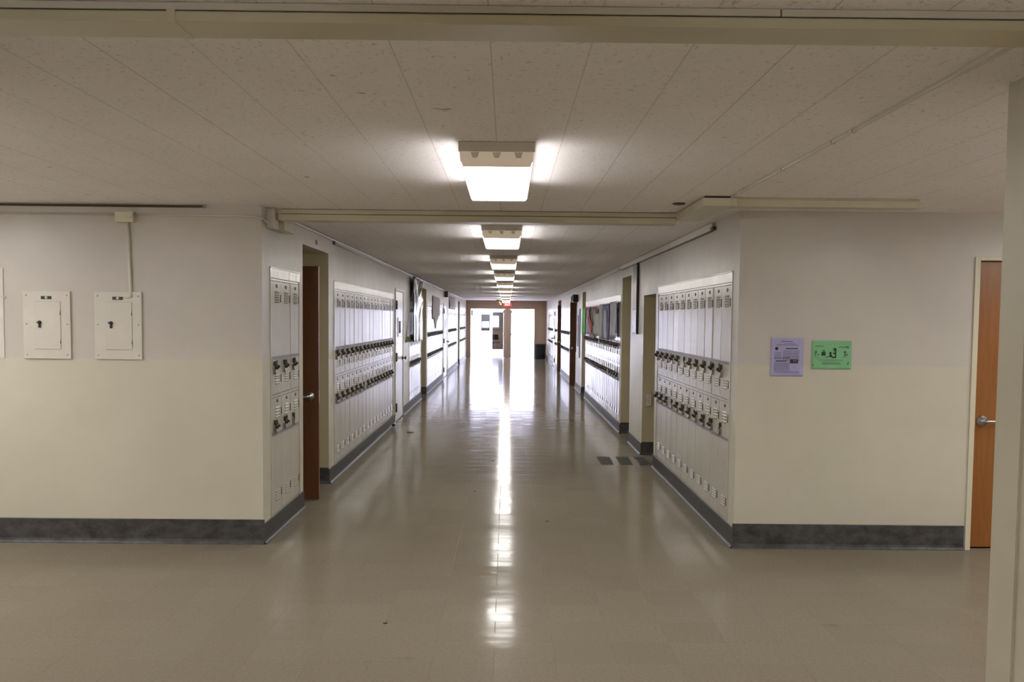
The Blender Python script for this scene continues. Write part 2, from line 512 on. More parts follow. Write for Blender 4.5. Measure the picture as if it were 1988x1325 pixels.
mb = MB(); mb.box(XR + .12, 8, 3.01, 3.13, 0, H)
tag(mb.build('wall_hall_right', WALL), 'near wall of the crossing hall behind the yellowish wall end', 'wall', kind='structure')
mb = MB(); mb.box(-1.95, -1.85, -6, 3.13, 0, H); mb.box(-9, -1.95, 3.03, 3.13, 0, H)
tag(mb.build('wall_near_left', WALL), 'near left wall round the viewer', 'wall', kind='structure')
mb = MB(); mb.box(-1.95, XR + .12, -6.1, -6, 0, H)
tag(mb.build('wall_back', WALL), 'wall behind the viewer', 'wall', kind='structure')
mb = MB(); mb.box(-9.1, -9, 3.0, YF + TH, 0, H)
tag(mb.build('wall_hall_end_left', WALL), 'far left end wall of the crossing hall', 'wall', kind='structure')
mb = MB(); mb.box(8, 8.1, 3.0, YF + TH, 0, H)
tag(mb.build('wall_hall_end_right', WALL), 'far right end wall of the crossing hall', 'wall', kind='structure')
mb = MB(); mb.box(-9.1, 8.1, -6.1, YEND + .15, -.12, 0)
tag(mb.build('floor', FLOOR), 'shiny beige-brown vinyl tile floor running down the corridor', 'floor', kind='structure')
mb = MB(); mb.box(-9.1, 8.1, -6.1, YEND + .15, H, H + .35)
tag(mb.build('ceiling', CEIL), 'speckled acoustic tile ceiling with thin dark joints', 'ceiling', kind='structure')

# far end wall with two exit openings
mb = MB()
OPS = [(-1.60, -0.11, 0, 2.13), (0.12, 1.18, 0, 2.13)]
cells(mb, lambda a, b, z, zz: mb.box(a, b, YEND, YEND + .14, z, zz), XL, XR, 0, H, OPS)
tag(mb.build('wall_far', TAN), 'tan end wall with two exit openings full of daylight', 'wall', kind='structure')
mb = MB()
for a, b in ((-1.66, -1.60), (-.11, -.06), (.07, .12), (1.18, 1.24)): mb.box(a, b, YEND - .02, YEND, 0, 2.13)
mb.box(-1.66, -.06, YEND - .02, YEND, 2.13, 2.19); mb.box(.07, 1.24, YEND - .02, YEND, 2.13, 2.19)
mb.box(1.30, 1.62, YEND - .015, YEND, .12, 2.15)
tag(mb.build('trim_1', TAN), 'tan frames around the two exit openings', 'door frame', kind='structure')

# ---- baseboards
def base_run(mb, axis, face, out, a, b, h):
    """axis 'y': wall face at x=face, out=+1/-1 toward the room"""
    pts = [(face, 0), (face + out*.028, 0), (face + out*.026, .006), (face + out*.014, .018), (face + out*.010, .035), (face + out*.009, h-.004), (face + out*.006, h), (face, h)]
    mb.prism(pts, axis, a, b)
def gaps(lo, hi, cuts):
    out = []; p = lo
    for a, b in sorted(cuts):
        if a > p: out.append((p, a))
        p = max(p, b)
    if hi > p: out.append((p, hi))
    return out
def corridor_base(name, X, out, alcs, doors, label):
    mb = MB()
    for a, b in gaps(YF - .009, YEND, [(q[0], q[1]) for q in alcs] + [(q[0] - .02, q[1] + .02) for q in doors]):
        base_run(mb, 'y', X, out, a, b, 0.150)
    for a, b, h, D in alcs:
        # far reveal strip faces the camera, back strip, near strip
        x0, x1 = sorted((X - out*0.0, X - out*D))
        mb.prism([(b, 0), (b - .02, 0), (b - .01, .03), (b - .009, .165), (b, .165)], 'x', x0, x1)
    tag(mb.build(name, BASE), label, 'baseboard', kind='structure')
corridor_base('baseboard_left', XL, 1, ALC_L, DOORS_L, 'scuffed dark grey cove base along the left corridor wall')
corridor_base('baseboard_right', XR, -1, ALC_R, DOORS_R, 'scuffed dark grey cove base along the right corridor wall')
def front_base(name, x0, x1, label):
    mb = MB()
    y = YF
    mb.prism([(y, 0), (y - .028, 0), (y - .026, .006), (y - .014, .018), (y - .010, .035), (y - .009, .180), (y - .006, .184), (y, .184)], 'x', x0, x1)
    tag(mb.build(name, BASE), label, 'baseboard', kind='structure')
front_base('baseboard_front_left', -9, XL + .01, 'scuffed dark grey cove base below the electrical panels')
front_base('baseboard_front_right', XR - .01, 3.42, 'scuffed dark grey cove base below the two flyers')

# ------------------------------------------------------------------ exterior seen through the exit
mb = MB(); mb.box(-14, 14, YEND + .15, 60, -.15, -.02)
tag(mb.build('ground', CONC), 'sunlit pale concrete outside the exit', 'ground', kind='structure')
YO = 46.0
mb = MB()
cells(mb, lambda a, b, z, zz: mb.box(a, b, YO, YO + .15, z, zz), -9, 9, -.02, 4.2, [(-1.31, -0.87, 1.10, 1.92), (-0.745, -0.19, .17, 2.03)])
tag(mb.build('wall_outside', STUCCO), 'white sunlit building wall across from the exit', 'wall', kind='structure')
mb = MB(); mb.box(-2.7, .2, YO + .15, 51, -.1, .0)
tag(mb.build('floor_room_outside', BLUEF), 'blue-grey floor of the room across the courtyard', 'floor', kind='structure')
mb = MB(); mb.box(-2.7, -2.6, YO + .15, 50.85, 0, 2.6)
tag(mb.build('wall_room_left', TAN), 'left wall of the room across the courtyard', 'wall', kind='structure')
mb = MB(); mb.box(.1, .2, YO + .15, 50.85, 0, 2.6)
tag(mb.build('wall_room_right', TAN), 'tan right wall of the room across the courtyard', 'wall', kind='structure')
mb = MB(); mb.box(-2.7, .2, YO + .15, 51, 2.6, 2.7)
tag(mb.build('ceiling_room_outside', TAN), 'ceiling of the room across the courtyard', 'ceiling', kind='structure')
mb = MB()
cells(mb, lambda a, b, z, zz: mb.box(a, b, 50.9, 51, z, zz), -2.7, .2, 0, 2.6, [(-1.39, -1.02, 1.22, 1.55), (-.86, -.48, 1.24, 1.86)])
cells(mb, lambda a, b, z, zz: mb.box(a, b, 50.85, 50.9, z, zz, 2), -2.6, -.36, 1.12, 2.5, [(-1.39, -1.02, 1.22, 1.55), (-.86, -.48, 1.24, 1.86)])
tag(mb.build('wall_far_room', [TAN, BLUEF, BLUEG]), 'back wall with two windows seen through the glass door across the courtyard', 'wall', kind='structure')
mb = MB()
mb.box(-1.34, -.84, YO - .03, YO, 1.07, 1.10); mb.box(-1.34, -.84, YO - .03, YO, 1.92, 1.95); mb.box(-1.34, -1.31, YO - .03, YO, 1.10, 1.92); mb.box(-.87, -.84, YO - .03, YO, 1.10, 1.92)
wf = mb.build('window_1', WHITE); tag(wf, 'small window in the white wall outside the left exit opening', 'window', kind='structure')
mb = MB(); mb.box(-1.31, -.87, YO + .05, YO + .056, 1.10, 1.92); mb.build('pane', GLASS, wf)
mb = MB()
mb.box(-.80, -.745, YO - .03, YO, 0, 2.09); mb.box(-.19, -.13, YO - .03, YO, 0, 2.09); mb.box(-.745, -.19, YO - .03, YO, 2.03, 2.09); mb.box(-.745, -.19, YO - .03, YO, 0, .17)
df = mb.build('door_9', WHITE); tag(df, 'tall glazed door in the white wall outside', 'door', kind='structure')
mb = MB(); mb.box(-.745, -.19, YO + .05, YO + .056, .17, 2.03); mb.build('pane', GLASS, df)

def far_chair(x, y, rz, label):
    t = thing('metal_chair', label, 'chair', (x, y, 0), rz, 'chairs in the room outside')
    mb = MB(); mb.box(-.21, .21, -.21, .21, .43, .46, bev=.008); mb.build('seat', BLACK, t)
    mb = MB(); mb.box(-.21, .21, .20, .225, .58, .86, bev=.008); mb.build('backrest', BLACK, t)
    for sx in (-1, 1):
        for sy in (-1, 1):
            mb = MB(); mb.tube([(sx*.19, sy*.19, .43), (sx*.21, sy*.22, 0)], .012, 8)
            if sy > 0: mb.tube([(sx*.19, .19, .43), (sx*.19, .212, .86)], .012, 8)
            mb.build('leg', STEEL, t)
far_chair(-.66, 48.3, .9, 'dark metal chair behind the glass door, nearer of two')
far_chair(-.72, 49.6, -.5, 'dark metal chair behind the glass door, farther of two')

# ------------------------------------------------------------------ lockers
def louvres(mb, xc, z0, z1, n, w=.115):
    step = (z1 - z0) / n
    for k in range(n):
        z = z0 + k*step + step*.2
        h = step*.55; o = .0058
        # raised hood: slopes out from the top edge to the lip, opening faces down
        a = [( -.0015, z + h), (-.0015 - o, z + .0015), (-.0015 - o, z), (-.0015, z)]
        mb.prism(a, 'x', xc - w/2, xc + w/2, 0)
        mb.box(xc - w/2 + .003, xc + w/2 - .003, -.0015 - o + .0006, -.0014, z - .0035, z + .0001, 1)

DW = 0.2805
def door_mesh(z0, z1, vents, name):
    mb = MB()
    mb.box(-DW/2, DW/2, -.0015, .010, z0, z1, 0, bev=.0025)
    for a, b, n in vents: louvres(mb, .022, a, b, n)
    return mb.mesh(name, [ENAMEL, SLOT])
O = LZ0
UP = (1.0885 - O, 1.9655 - O); LO = (.1655 - O, 1.0615 - O)
me_up = door_mesh(*UP, [(1.800 - O, 1.895 - O, 5), (1.165 - O, 1.245 - O, 4)], 'locker_door_upper')
me_lo = door_mesh(*LO, [(.900 - O, .995 - O, 4), (.250 - O, .335 - O, 4)], 'locker_door_lower')
mb = MB()
mb.box(-PITCH/2, PITCH/2, .016, .30, 0, LZ1 - O)
for s in (-1, 1): mb.box(*sorted((s*PITCH/2, s*(DW/2 + .0028))), 0, .016, 0, LZ1 - O)
mb.box(-DW/2 - .003, DW/2 + .003, 0, .016, 0, LO[0] - .003)
mb.box(-DW/2 - .003, DW/2 + .003, 0, .016, LO[1] + .003, UP[0] - .003)
mb.box(-DW/2 - .003, DW/2 + .003, 0, .016, UP[1] + .003, LZ1 - O)
me_frame = mb.mesh('locker_frame', ENAMEL)
mb = MB(); mb.box(-PITCH/2 + .0002, PITCH/2 - .0002, -.0050, -.0010, 0, .025); me_stripe = mb.mesh('locker_stripe', STRIPE)
mb = MB(); mb.lathe([(.0001, 0), (.014, 0), (.014, -.002), (.0001, -.002)], (0, 0, 0), 'y', 16); 
me_plate_src = mb.bm
for v in me_plate_src.verts: v.co.x *= 2.1
me_plate = mb.mesh('locker_number_plate', PLATE)
# lift latch: base plate, oblong pull loop, hasp eye and bright tongue
mb = MB()
mb.box(-.013, .013, -.0035, -.0014, -.054, .056, 0, bev=.001)
loop = []
for q in range(25):
    a = 2*PI*q/24
    loop.append((.0125*math.cos(a), -.017 + .004*math.sin(a), .034*math.copysign(1, math.sin(a))*(1 if abs(math.sin(a)) > .05 else 0) + .018*math.sin(a)))
mb.tube(loop, .0030, 6, 1)
mb.box(-.012, .012, -.020, -.0035, -.052, -.030, 0, bev=.003)
mb.prism([(-.004, -.050), (-.021, -.036), (-.019, -.004), (-.004, .0)], 'x', -.008, .008, 0)
mb.box(-.0035, .0035, -.022, -.0035, .012, .048, 1, bev=.001)
me_latch = mb.mesh('locker_latch', [CHROME, LOCKM])
mb = MB(); mb.tube([(0, -.003, -.030), (0, -.003, .030)], .0042, 8); me_hinge = mb.mesh('locker_hinge', BRONZE)
# padlock: round body, black dial, shackle
mb = MB()
mb.lathe([(.0001, .0), (.022, .0), (.0245, -.004), (.0245, -.014), (.022, -.018), (.0001, -.018)], (0, 0, 0), 'y', 20)
sh = [(.013*math.cos(a), -.009, .022 + .0 + .018*math.sin(a) + .008) for a in [PI*k/8 for k in range(9)]]
mb.tube([(.013, -.009, .012)] + sh + [(-.013, -.009, .012)], .0035, 8)
me_lock = mb.mesh('padlock', LOCKM)
mb = MB()
mb.lathe([(.0001, .0), (.024, .0), (.0245, -.014), (.018, -.020), (.0095, -.034), (.0001, -.034)], (0, 0, 0), 'y', 12, 1)
mb.box(-.019, .019, .002, .012, -.05, .055, 0); mb.box(-.012, .012, -.012, .01, .02, .05, 0)
me_lock_far = mb.mesh('padlock_small', [LOCKM, BLACK])
mb = MB(); mb.lathe([(.0001, -.017), (.018, -.017), (.018, -.021), (.011, -.023), (.0095, -.033), (.0001, -.034)], (0, 0, 0), 'y', 20)
me_dial = mb.mesh('padlock_dial', BLACK)

def ordw(i):
    return ['first','second','third','fourth','fifth','sixth','seventh','eighth','ninth','tenth','eleventh','twelfth','thirteenth','fourteenth','fifteenth','sixteenth','seventeenth','eighteenth','nineteenth','twentieth'][i]

def make_locker(detail):
    t = thing('locker', None, 'locker')
    inst('frame', me_frame, t)
    for nm, me, zs, zp, zl, hz in (('door', me_up, 1.356, 1.930, 1.298, (1.835, 1.205)), ('door', me_lo, .766, 1.035, .840, (.945, .300))):
        dd = inst(nm, me, t)
        if detail:
            inst('number_plate', me_plate, dd, (.022, -.0018, zp - O))
            inst('latch', me_latch, dd, (-.085, 0, zl - O))
            for q in hz: inst('hinge', me_hinge, dd, (DW/2 - .004, 0, q - O))
        inst('stripe', me_stripe, t, (0, 0, zs - O))
    return t
proto = {True: make_locker(True), False: make_locker(False)}
used = {True: False, False: False}
def make_lock():
    o = inst('padlock', me_lock); inst('dial', me_dial, o); return o
lock_first = [None]
NEAR = {'LA', 'LB', 'LC', 'RA', 'RB'}
OPENLATCH = {('LA', 2, 0), ('RA', 10 - 0, 0), ('RA', 5, 1), ('RA', 3, 9)}
skip = {('LA', 'lower', 2), ('RA', 'lower', 0), ('RA', 'upper', 5), ('RA', 'lower', 7), ('LB', 'lower', 6), ('RB', 'upper', 9), ('RB', 'lower', 4)}
for key, side, y0, n, desc in BANKS:
    det = key in NEAR
    rz = PI/2 if side < 0 else -PI/2
    X = XL if side < 0 else XR
    for i in range(n):
        if not used[det]: t = proto[det]; used[det] = True
        else: t = copy_tree(proto[det])
        yc = y0 + PITCH*(i + .5)
        t.location = (X + side*.0005, yc, O); t.rotation_euler = (0, 0, rz)
        pos = 'nearest locker' if i == 0 else ('farthest locker' if i == n - 1 else ordw(i) + ' locker from the near end')
        t['label'] = 'cream two-tier metal locker, %s of the %s' % (pos.replace(' locker', ''), desc)
        t['group'] = 'lockers of the ' + desc
        for ch in t.children:
            if ch.name.startswith('door'): ch.rotation_euler = (random.uniform(-.0015, .0015), 0, random.uniform(-.006, .006))
        for tier, zl in (('upper', 1.298), ('lower', .840)):
            if (key, tier, i) in skip: continue
            if lock_first[0] is None: lk = make_lock(); lock_first[0] = lk
            elif det: lk = copy_tree(lock_first[0])
            else:
                lk = lock_first[0].copy(); lk.data = me_lock_far; C.objects.link(lk)
            out = -side
            yy = yc + (-.085 if side < 0 else .085)
            lk.location = (X + out*.018, yy, zl + .010 + random.uniform(-.004, .004))
            lk.rotation_euler = (0, random.uniform(-.25, .25), rz + random.uniform(-.12, .12))
            lk['category'] = 'padlock'
            if det:
                lk['label'] = 'black-dial padlock, %s door, %s, %s' % (tier, pos.replace(' from the near end', ' from near end'), desc)
            else:
                lk['label'] = 'dark padlock, %s row, %s, %s' % (tier, pos.replace(' from the near end', ''), desc)
            lk['group'] = 'padlocks in the %s row of the %s' % (tier, desc)
            lk['kind'] = 'thing'

# trim frames round the banks
k = 2
for key, side, y0, n, desc in BANKS:
    X = XL if side < 0 else XR
    a, b = y0, y0 + n*PITCH
    out = -side
    mb = MB()
    xs = lambda t0, t1: sorted((X + out*t0, X + out*t1))
    mb.box(*xs(-.012, .006), a - TRIM, b + TRIM, LZ1 + .002, 2.062, bev=.002)
    mb.box(*xs(-.012, .010), a - TRIM, b + TRIM, 2.062, 2.072, bev=.002)
    mb.box(*xs(-.012, .006), a - TRIM, a - .003, .150, LZ1, bev=.002)
    mb.box(*xs(-.012, .006), b + .003, b + TRIM, .150, LZ1, bev=.002)
    tag(mb.build('trim_%d' % k, ENAMEL2), 'glossy cream metal surround of the ' + desc, 'locker trim', kind='structure')
    k += 1

# ------------------------------------------------------------------ doors
def lever(parent, x, y, z, side_dir, face, mat=STEEL):
    """rose and lever on a leaf whose face looks toward -y (face=-1); lever points along side_dir"""
    mb = MB()
    mb.lathe([(.0001, 0), (.040, 0), (.042, face*.006), (.036, face*.014), (.018, face*.020), (.016, face*.045), (.0001, face*.046)], (x, y, z), 'y', 24)
    mb.tube([(x, y + face*.045, z), (x + side_dir*.02, y + face*.052, z), (x + side_dir*.07, y + face*.055, z - .001), (x + side_dir*.115, y + face*.05, z - .006)], .010, 10, taper=[.013, .012, .010, .008])
    return mb.build('handle', mat, parent)

def frontal_leaf(name, x0, x1, y, z1, label, mat, hx, hdir, knob=False):
    t = thing(name, label, 'door', ((x0 + x1)/2, y, 0), 0, None, 'structure')
    c = (x0 + x1)/2
    mb = MB(); mb.box(x0 - c, x1 - c, 0, .044, .012, z1, bev=.003); mb.build('leaf', mat, t)
    if knob:
        mb = MB(); mb.lathe([(.0001, 0), (.032, 0), (.030, -.008), (.012, -.014), (.012, -.035), (.028, -.042), (.030, -.058), (.020, -.068), (.0001, -.070)], (hx - c, 0, .965), 'y', 20); mb.build('handle', STEEL, t)
    else: lever(t, hx - c, 0, .965, hdir, -1)
    mb = MB(); mb.box(x1 - c - .0005 if hx > c else x0 - c - .002, x1 - c + .002 if hx > c else x0 - c + .0005, .010, .034, .90, 1.02); mb.build('latch_plate', STEEL, t)
    return t
frontal_leaf('door_1', -2.62, -1.725, 8.42, 2.155, 'brown wooden door standing open in the first left-wall alcove', WOODD, -1.805, -1)
frontal_leaf('door_2', 1.595, 2.50, 23.40, 2.13, 'brown wooden door projecting into the corridor, nearer of two', WOODD, 1.66, 1, True)
frontal_leaf('door_3', 1.628, 2.53, 29.86, 2.15, 'brown wooden door projecting into the corridor, farther of two', WOODD, 1.69, 1, True)

# orange door in the right-hand front wall
t = thing('door_4', 'orange-brown wooden door with steel lever beside the green flyer', 'door', (3.93, YF, 0), 0, None, 'structure')
mb = MB(); mb.box(3.472 - 3.93, 4.382 - 3.93, .045, .089, .012, 2.150, bev=.002); mb.build('leaf', WOOD, t)
mb = MB()
mb.box(3.430 - 3.93, 3.469 - 3.93, -.012, .10, 0, 2.180, bev=.003); mb.box(4.385 - 3.93, 4.425 - 3.93, -.012, .10, 0, 2.180, bev=.003)
mb.box(3.469 - 3.93, 4.385 - 3.93, -.012, .10, 2.153, 2.180, bev=.003)
mb.build('door_frame', TRIMP, t)
lever(t, 3.548 - 3.93, .045, .965, 1, -1)
mb = MB(); mb.box(3.4695 - 3.93, 3.4712 - 3.93, .045, .08, .91, 1.02); mb.build('latch_plate', BRONZE, t)

# white closet doors in the corridor walls
def closet(name, X, out, a, b, z1, label, window=True):
    t = thing(name, label, 'door', (X, (a + b)/2, 0), 0, None, 'structure')
    c = (a + b)/2
    mb = MB(); mb.box(*sorted((-out*.030, out*.004)), a - c + .045, b - c - .045, .012, z1 - .045, bev=.003); lf = mb.build('leaf', WHITE, t)
    mb = MB()
    mb.box(*sorted((-out*.06, out*.012)), a - c, a - c + .042, 0, z1, bev=.003); mb.box(*sorted((-out*.06, out*.012)), b - c - .042, b - c, 0, z1, bev=.003)
    mb.box(*sorted((-out*.06, out*.012)), a - c + .042, b - c - .042, z1 - .042, z1, bev=.003)
    mb.build('door_frame', PALE, t)
    for z in (.24, 1.06, 1.90):
        mb = MB(); mb.box(*sorted((0, out*.036)), a - c + .030, a - c + .075, z - .07, z + .07, bev=.003); mb.build('hinge', BRONZE, t)
    mb = MB()
    q = b - c - .13
    mb.lathe([(.0001, 0), (.035, 0), (.034, out*.008), (.014, out*.014), (.014, out*.04), (.030, out*.05), (.030, out*.066), (.0001, out*.074)], (out*.004, q, 1.01), 'x', 20)
    mb.build('knob', BRONZE, t)
    if window:
        mb = MB(); m = 0.0
        mb.box(*sorted((out*.004, out*.012)), m - .22, m + .18, 1.38, 1.70, 0, bev=.002); mb.box(*sorted((out*.0121, out*.014)), m - .13, m + .10, 1.44, 1.64, 1)
        mb.build('vision_slot', [WHITE, DARK], t)
    return t
closet('door_5', XL, 1, 14.76, 15.90, 2.17, 'white metal closet door with dark hinges and small black vision slot, nearer')
closet('door_6', XL, 1, 25.90, 27.40, 2.12, 'white metal closet door below the small brown wall box, farther')
closet('door_7', XR, -1, 32.70, 33.90, 2.12, 'white metal closet door on the right wall near the exit')

# exit leaves folded open outside the openings
def exit_leaf(name, x, s, label):
    t = thing(name, label, 'door', (x, YEND + .15, 0), 0, None, 'structure')
    mb = MB(); mb.box(-.022, .022, .02, 1.0, .01, 2.12, bev=.003); mb.build('leaf', BRONZE, t)
    mb = MB(); mb.box(*sorted((s*.022, s*.07)), .1, .95, .98, 1.04, bev=.004); mb.build('push_bar', STEEL, t)
    mb = MB(); mb.box(*sorted((s*.022, s*.07)), .05, .3, 1.98, 2.05, bev=.004); mb.tube([(s*.05, .1, 2.07), (s*.25, -.02, 2.09)], .01, 6); mb.build('closer', BLACK, t)
exit_leaf('door_8', -.135, -1, 'left exit door leaf folded open against the centre post')
exit_leaf('door_10', .145, 1, 'right exit door leaf folded open against the centre post')
t = thing('door_closer', 'dark door closer arm at the top corner of the left exit opening', 'door closer', (-1.58, YEND + .02, 1.95))
mb = MB(); mb.box(0, .06, -.03, .03, -.12, .12, bev=.005); mb.build('body', BLACK, t)
mb = MB(); mb.tube([(.03, -.03, .08), (.14, -.09, .02), (.22, -.08, -.04)], .016, 8); mb.build('arm', BLACK, t)

# ------------------------------------------------------------------ ceiling lights
def make_light():
    t = thing('ceiling_light', None, 'ceiling light')
    w2, L = .172, 1.235
    mb = MB()
    mb.box(-w2, w2, 0, L, -.046, 0, bev=.002); mb.box(-w2 - .003, w2 + .003, -.004, .004, -.046, -.002); mb.build('housing', HOUSE, t)
    mb = MB(); mb.prism([(-.166, -.046), (.166, -.046), (.165, -.072), (.164, -.100), (.156, -.110), (-.156, -.110), (-.164, -.100), (-.165, -.072)], 'y', .012, L - .012)
    for f in mb.bm.faces:
        q = f.calc_center_median()
        if abs(q.x) > .162: f.material_index = 1 if q.z < -.072 else 2
    mb.build('lens', [LENS, LENS_SIDE, LENS_DIM], t)
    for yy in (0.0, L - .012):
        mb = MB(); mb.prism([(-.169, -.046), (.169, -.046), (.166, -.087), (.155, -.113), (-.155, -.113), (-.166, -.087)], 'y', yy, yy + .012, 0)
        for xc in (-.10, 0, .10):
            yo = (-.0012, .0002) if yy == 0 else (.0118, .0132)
            mb.prism([(xc - .020, -.048), (xc + .020, -.048), (xc + .011, -.074), (xc - .011, -.074)], 'y', yy + yo[0], yy + yo[1], 1)  # lampholder shadows put into the end cap as dimmer patches
        mb.build('end_cap', [ENDCAP, SOCKET_SHADE], t)
    return t
lp = make_light()
XFX = -.056
names = ['nearest lit', 'second lit', 'third lit', 'fourth lit', 'fifth lit', 'sixth lit', 'seventh lit', 'eighth lit', 'ninth lit', 'farthest lit']
for i in range(10):
    o = lp if i == 0 else copy_tree(lp)
    o.location = (XFX, 4.255 + 3.75*i, H)
    o['label'] = ('%s fluorescent fixture in the row down the corridor ceiling' % names[i]) if i not in (1, 2) else ('%s fluorescent fixture from the viewer along the corridor ceiling' % names[i])
    o['group'] = 'fluorescent fixtures along the corridor ceiling'
for (x, y, lab, *zc) in ((XFX, .4, 'fluorescent fixture above the viewer'), (XFX, -3.4, 'fluorescent fixture behind the viewer'), (-4.25, 4.75, 'fluorescent fixture in the left arm of the crossing hall'), (-7.6, 4.3, 'fluorescent fixture near the far left hall end'), (4.6, 4.75, 'fluorescent fixture in the right arm of the crossing hall'), (-3.6, 3.3, 'added unseen fluorescent fill fixture near the left corner behind the view'), (-6.0, 4.75, 'added unseen fluorescent fill fixture farther along the left hall arm'), (3.4, 3.4, 'added unseen fluorescent fill fixture behind the yellowish wall end'), (6.8, 4.75, 'added unseen fluorescent fill fixture farther along the right hall arm'), (XFX, -1.4, 'added unseen fluorescent fill fixture close behind the viewer'), (-1.2, 46.9, 'added fluorescent fill fixture brightening the tan room outside, nearer', 2.6), (-1.2, 49.0, 'added fluorescent fill fixture brightening the tan room outside, farther', 2.6)):  # corner, wall-end, farther-arm, close-behind and room fixtures are added fill lamps
    o = copy_tree(lp); o.location = (x, y, zc[0] if zc else H); o['label'] = lab; o['group'] = 'fluorescent fixtures outside the view'

# ------------------------------------------------------------------ raceways and conduits
def race(name, boxes, label, cat='raceway', mat=RACE, bev=.004):
    mb = MB()
    for b in boxes: mb.box(*b, bev=bev)
    return tag(mb.build(name, mat), label, cat)
# nearest ceiling raceway, right across the top of the view
t = thing('ceiling_raceway', 'yellowish metal raceway crossing the ceiling closest to the viewer', 'raceway', (0, 2.42, 2.5))
mb = MB(); mb.box(-1.85, XR, .0, .145, -.052, -.026, bev=.003); mb.box(-1.85, XR, .012, .135, -.026, -.022); mb.build('cover', RACE, t)
mb = MB(); mb.box(-1.85, .700, .006, .14, -.020, -.001, bev=.0015); mb.box(.704, XR, .006, .14, -.020, -.001, bev=.0015); mb.build('back_channel', PALE, t)
mb = MB(); mb.box(-.885, -.862, -.002, .147, -.054, -.022, bev=.001); mb.build('coupling', RACE, t)
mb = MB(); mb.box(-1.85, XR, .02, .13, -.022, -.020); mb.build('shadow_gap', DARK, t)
# raceway across the corridor mouth
t = thing('ceiling_raceway', 'yellowish metal raceway crossing the mouth of the locker corridor', 'raceway', (0, 6.95, 2.5))
mb = MB(); mb.box(XL + .07, 1.262, .0, .14, -.086, -.040, bev=.003); mb.build('cover', RACE, t)
mb = MB(); mb.box(XL + .05, 1.262, .006, .13, -.036, -.001, bev=.0015); mb.box(XL + .05, 1.262, .012, .12, -.040, -.036); mb.build('back_channel', RACE, t)
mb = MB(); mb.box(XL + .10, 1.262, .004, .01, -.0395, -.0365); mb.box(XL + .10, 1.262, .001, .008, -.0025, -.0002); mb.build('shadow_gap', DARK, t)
mb = MB(); mb.box(XL + .001, XL + .10, .10, .42, -.150, -.001, bev=.004); mb.build('elbow', RACE, t)
mb = MB(); mb.box(XL + .001, XL + .06, -.06, .08, -.150, -.005, bev=.003); mb.build('end_box', PALE, t)
# right-hand L raceway
t = thing('ceiling_raceway', 'thick cream L-shaped raceway at the right ceiling corner', 'raceway', (1.26, 6.0, 2.5))
mb = MB()
mb.box(0, .182, .0, .95, -.064, -.012, bev=.004); mb.box(.01, .175, .02, .95, -.012, -.004)
mb.build('corridor_arm', RACE, t)
mb = MB(); mb.box(.182, 1.43, .05, .17, -.060, -.012, bev=.004); mb.box(.182, 1.43, .055, .165, -.011, -.001, bev=.002); mb.build('hall_arm', RACE, t)
mb = MB(); mb.box(.182, .22, -.001, .171, -.063, -.012, bev=.003); mb.build('coupling', RACE, t)
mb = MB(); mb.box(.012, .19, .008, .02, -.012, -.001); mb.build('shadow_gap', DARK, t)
# thin surface conduit on the ceiling, running toward the corridor
mb = MB(); mb.box(1.440, 1.452, 2.57, 6.04, H - .012, H - .0005, bev=.002)
for y in (3.9, 4.15, 4.9, 5.6): mb.box(1.434, 1.458, y, y + .02, H - .014, H - .0005)
o = mb.build('ceiling_conduit', PALE); tag(o, 'thin cream conduit running along the ceiling right of the light', 'conduit')
mb = MB(); mb.box(1.425, 1.455, 2.57, 2.97, H - .016, H - .0005, bev=.002); mb.build('sleeve', PALE, o)
# corner line left, cables
mb = MB(); mb.tube([(XL + .012, 7.38, H - .03), (XL + .012, 7.7, H - .018), (XL + .012, 40.2, H - .016)], .011, 8)
tag(mb.build('wall_conduit', PALE), 'thin pale conduit in the angle of left wall and ceiling', 'conduit')
t = thing('cable_bundle', 'frayed cable strip high on the left wall above the sixteen lockers', 'cable', (XL, 9.5, 2.45))
mb = MB()
for k_, dz in enumerate((0, .012, .022)):
    pts = [(.006, .05*j*10, dz + .004*math.sin(j*1.3 + k_)) for j in range(0, 11)]
    mb.tube(pts, .004, 6)
mb.build('cables', PALE, t)
mb = MB(); mb.box(.0, .006, 0, 4.9, -.006, -.002); mb.box(.0, .02, .0, .08, -.01, .03); mb.build('backing', BRONZE, t)
# right wall raceway at the top of the wall
t = thing('wall_raceway', 'cream raceway along the top of the right corridor wall', 'raceway', (XR, 7.6, 2.45))
mb = MB(); mb.box(-.030, -.001, 0, 6.1, -.012, .045, bev=.003); mb.build('cover', PALE, t)
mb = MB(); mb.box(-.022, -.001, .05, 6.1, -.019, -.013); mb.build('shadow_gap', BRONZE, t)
mb = MB(); mb.box(-.034, -.001, -.05, .03, -.016, .012, bev=.003); mb.build('end_fitting', BRONZE, t)
mb = MB(); mb.box(XR - .025, XR - .001, 14.0, 27.5, 2.445, 2.470, bev=.002)
tag(mb.build('wall_raceway', PALE), 'slim raceway high on the right wall above the posters', 'raceway')

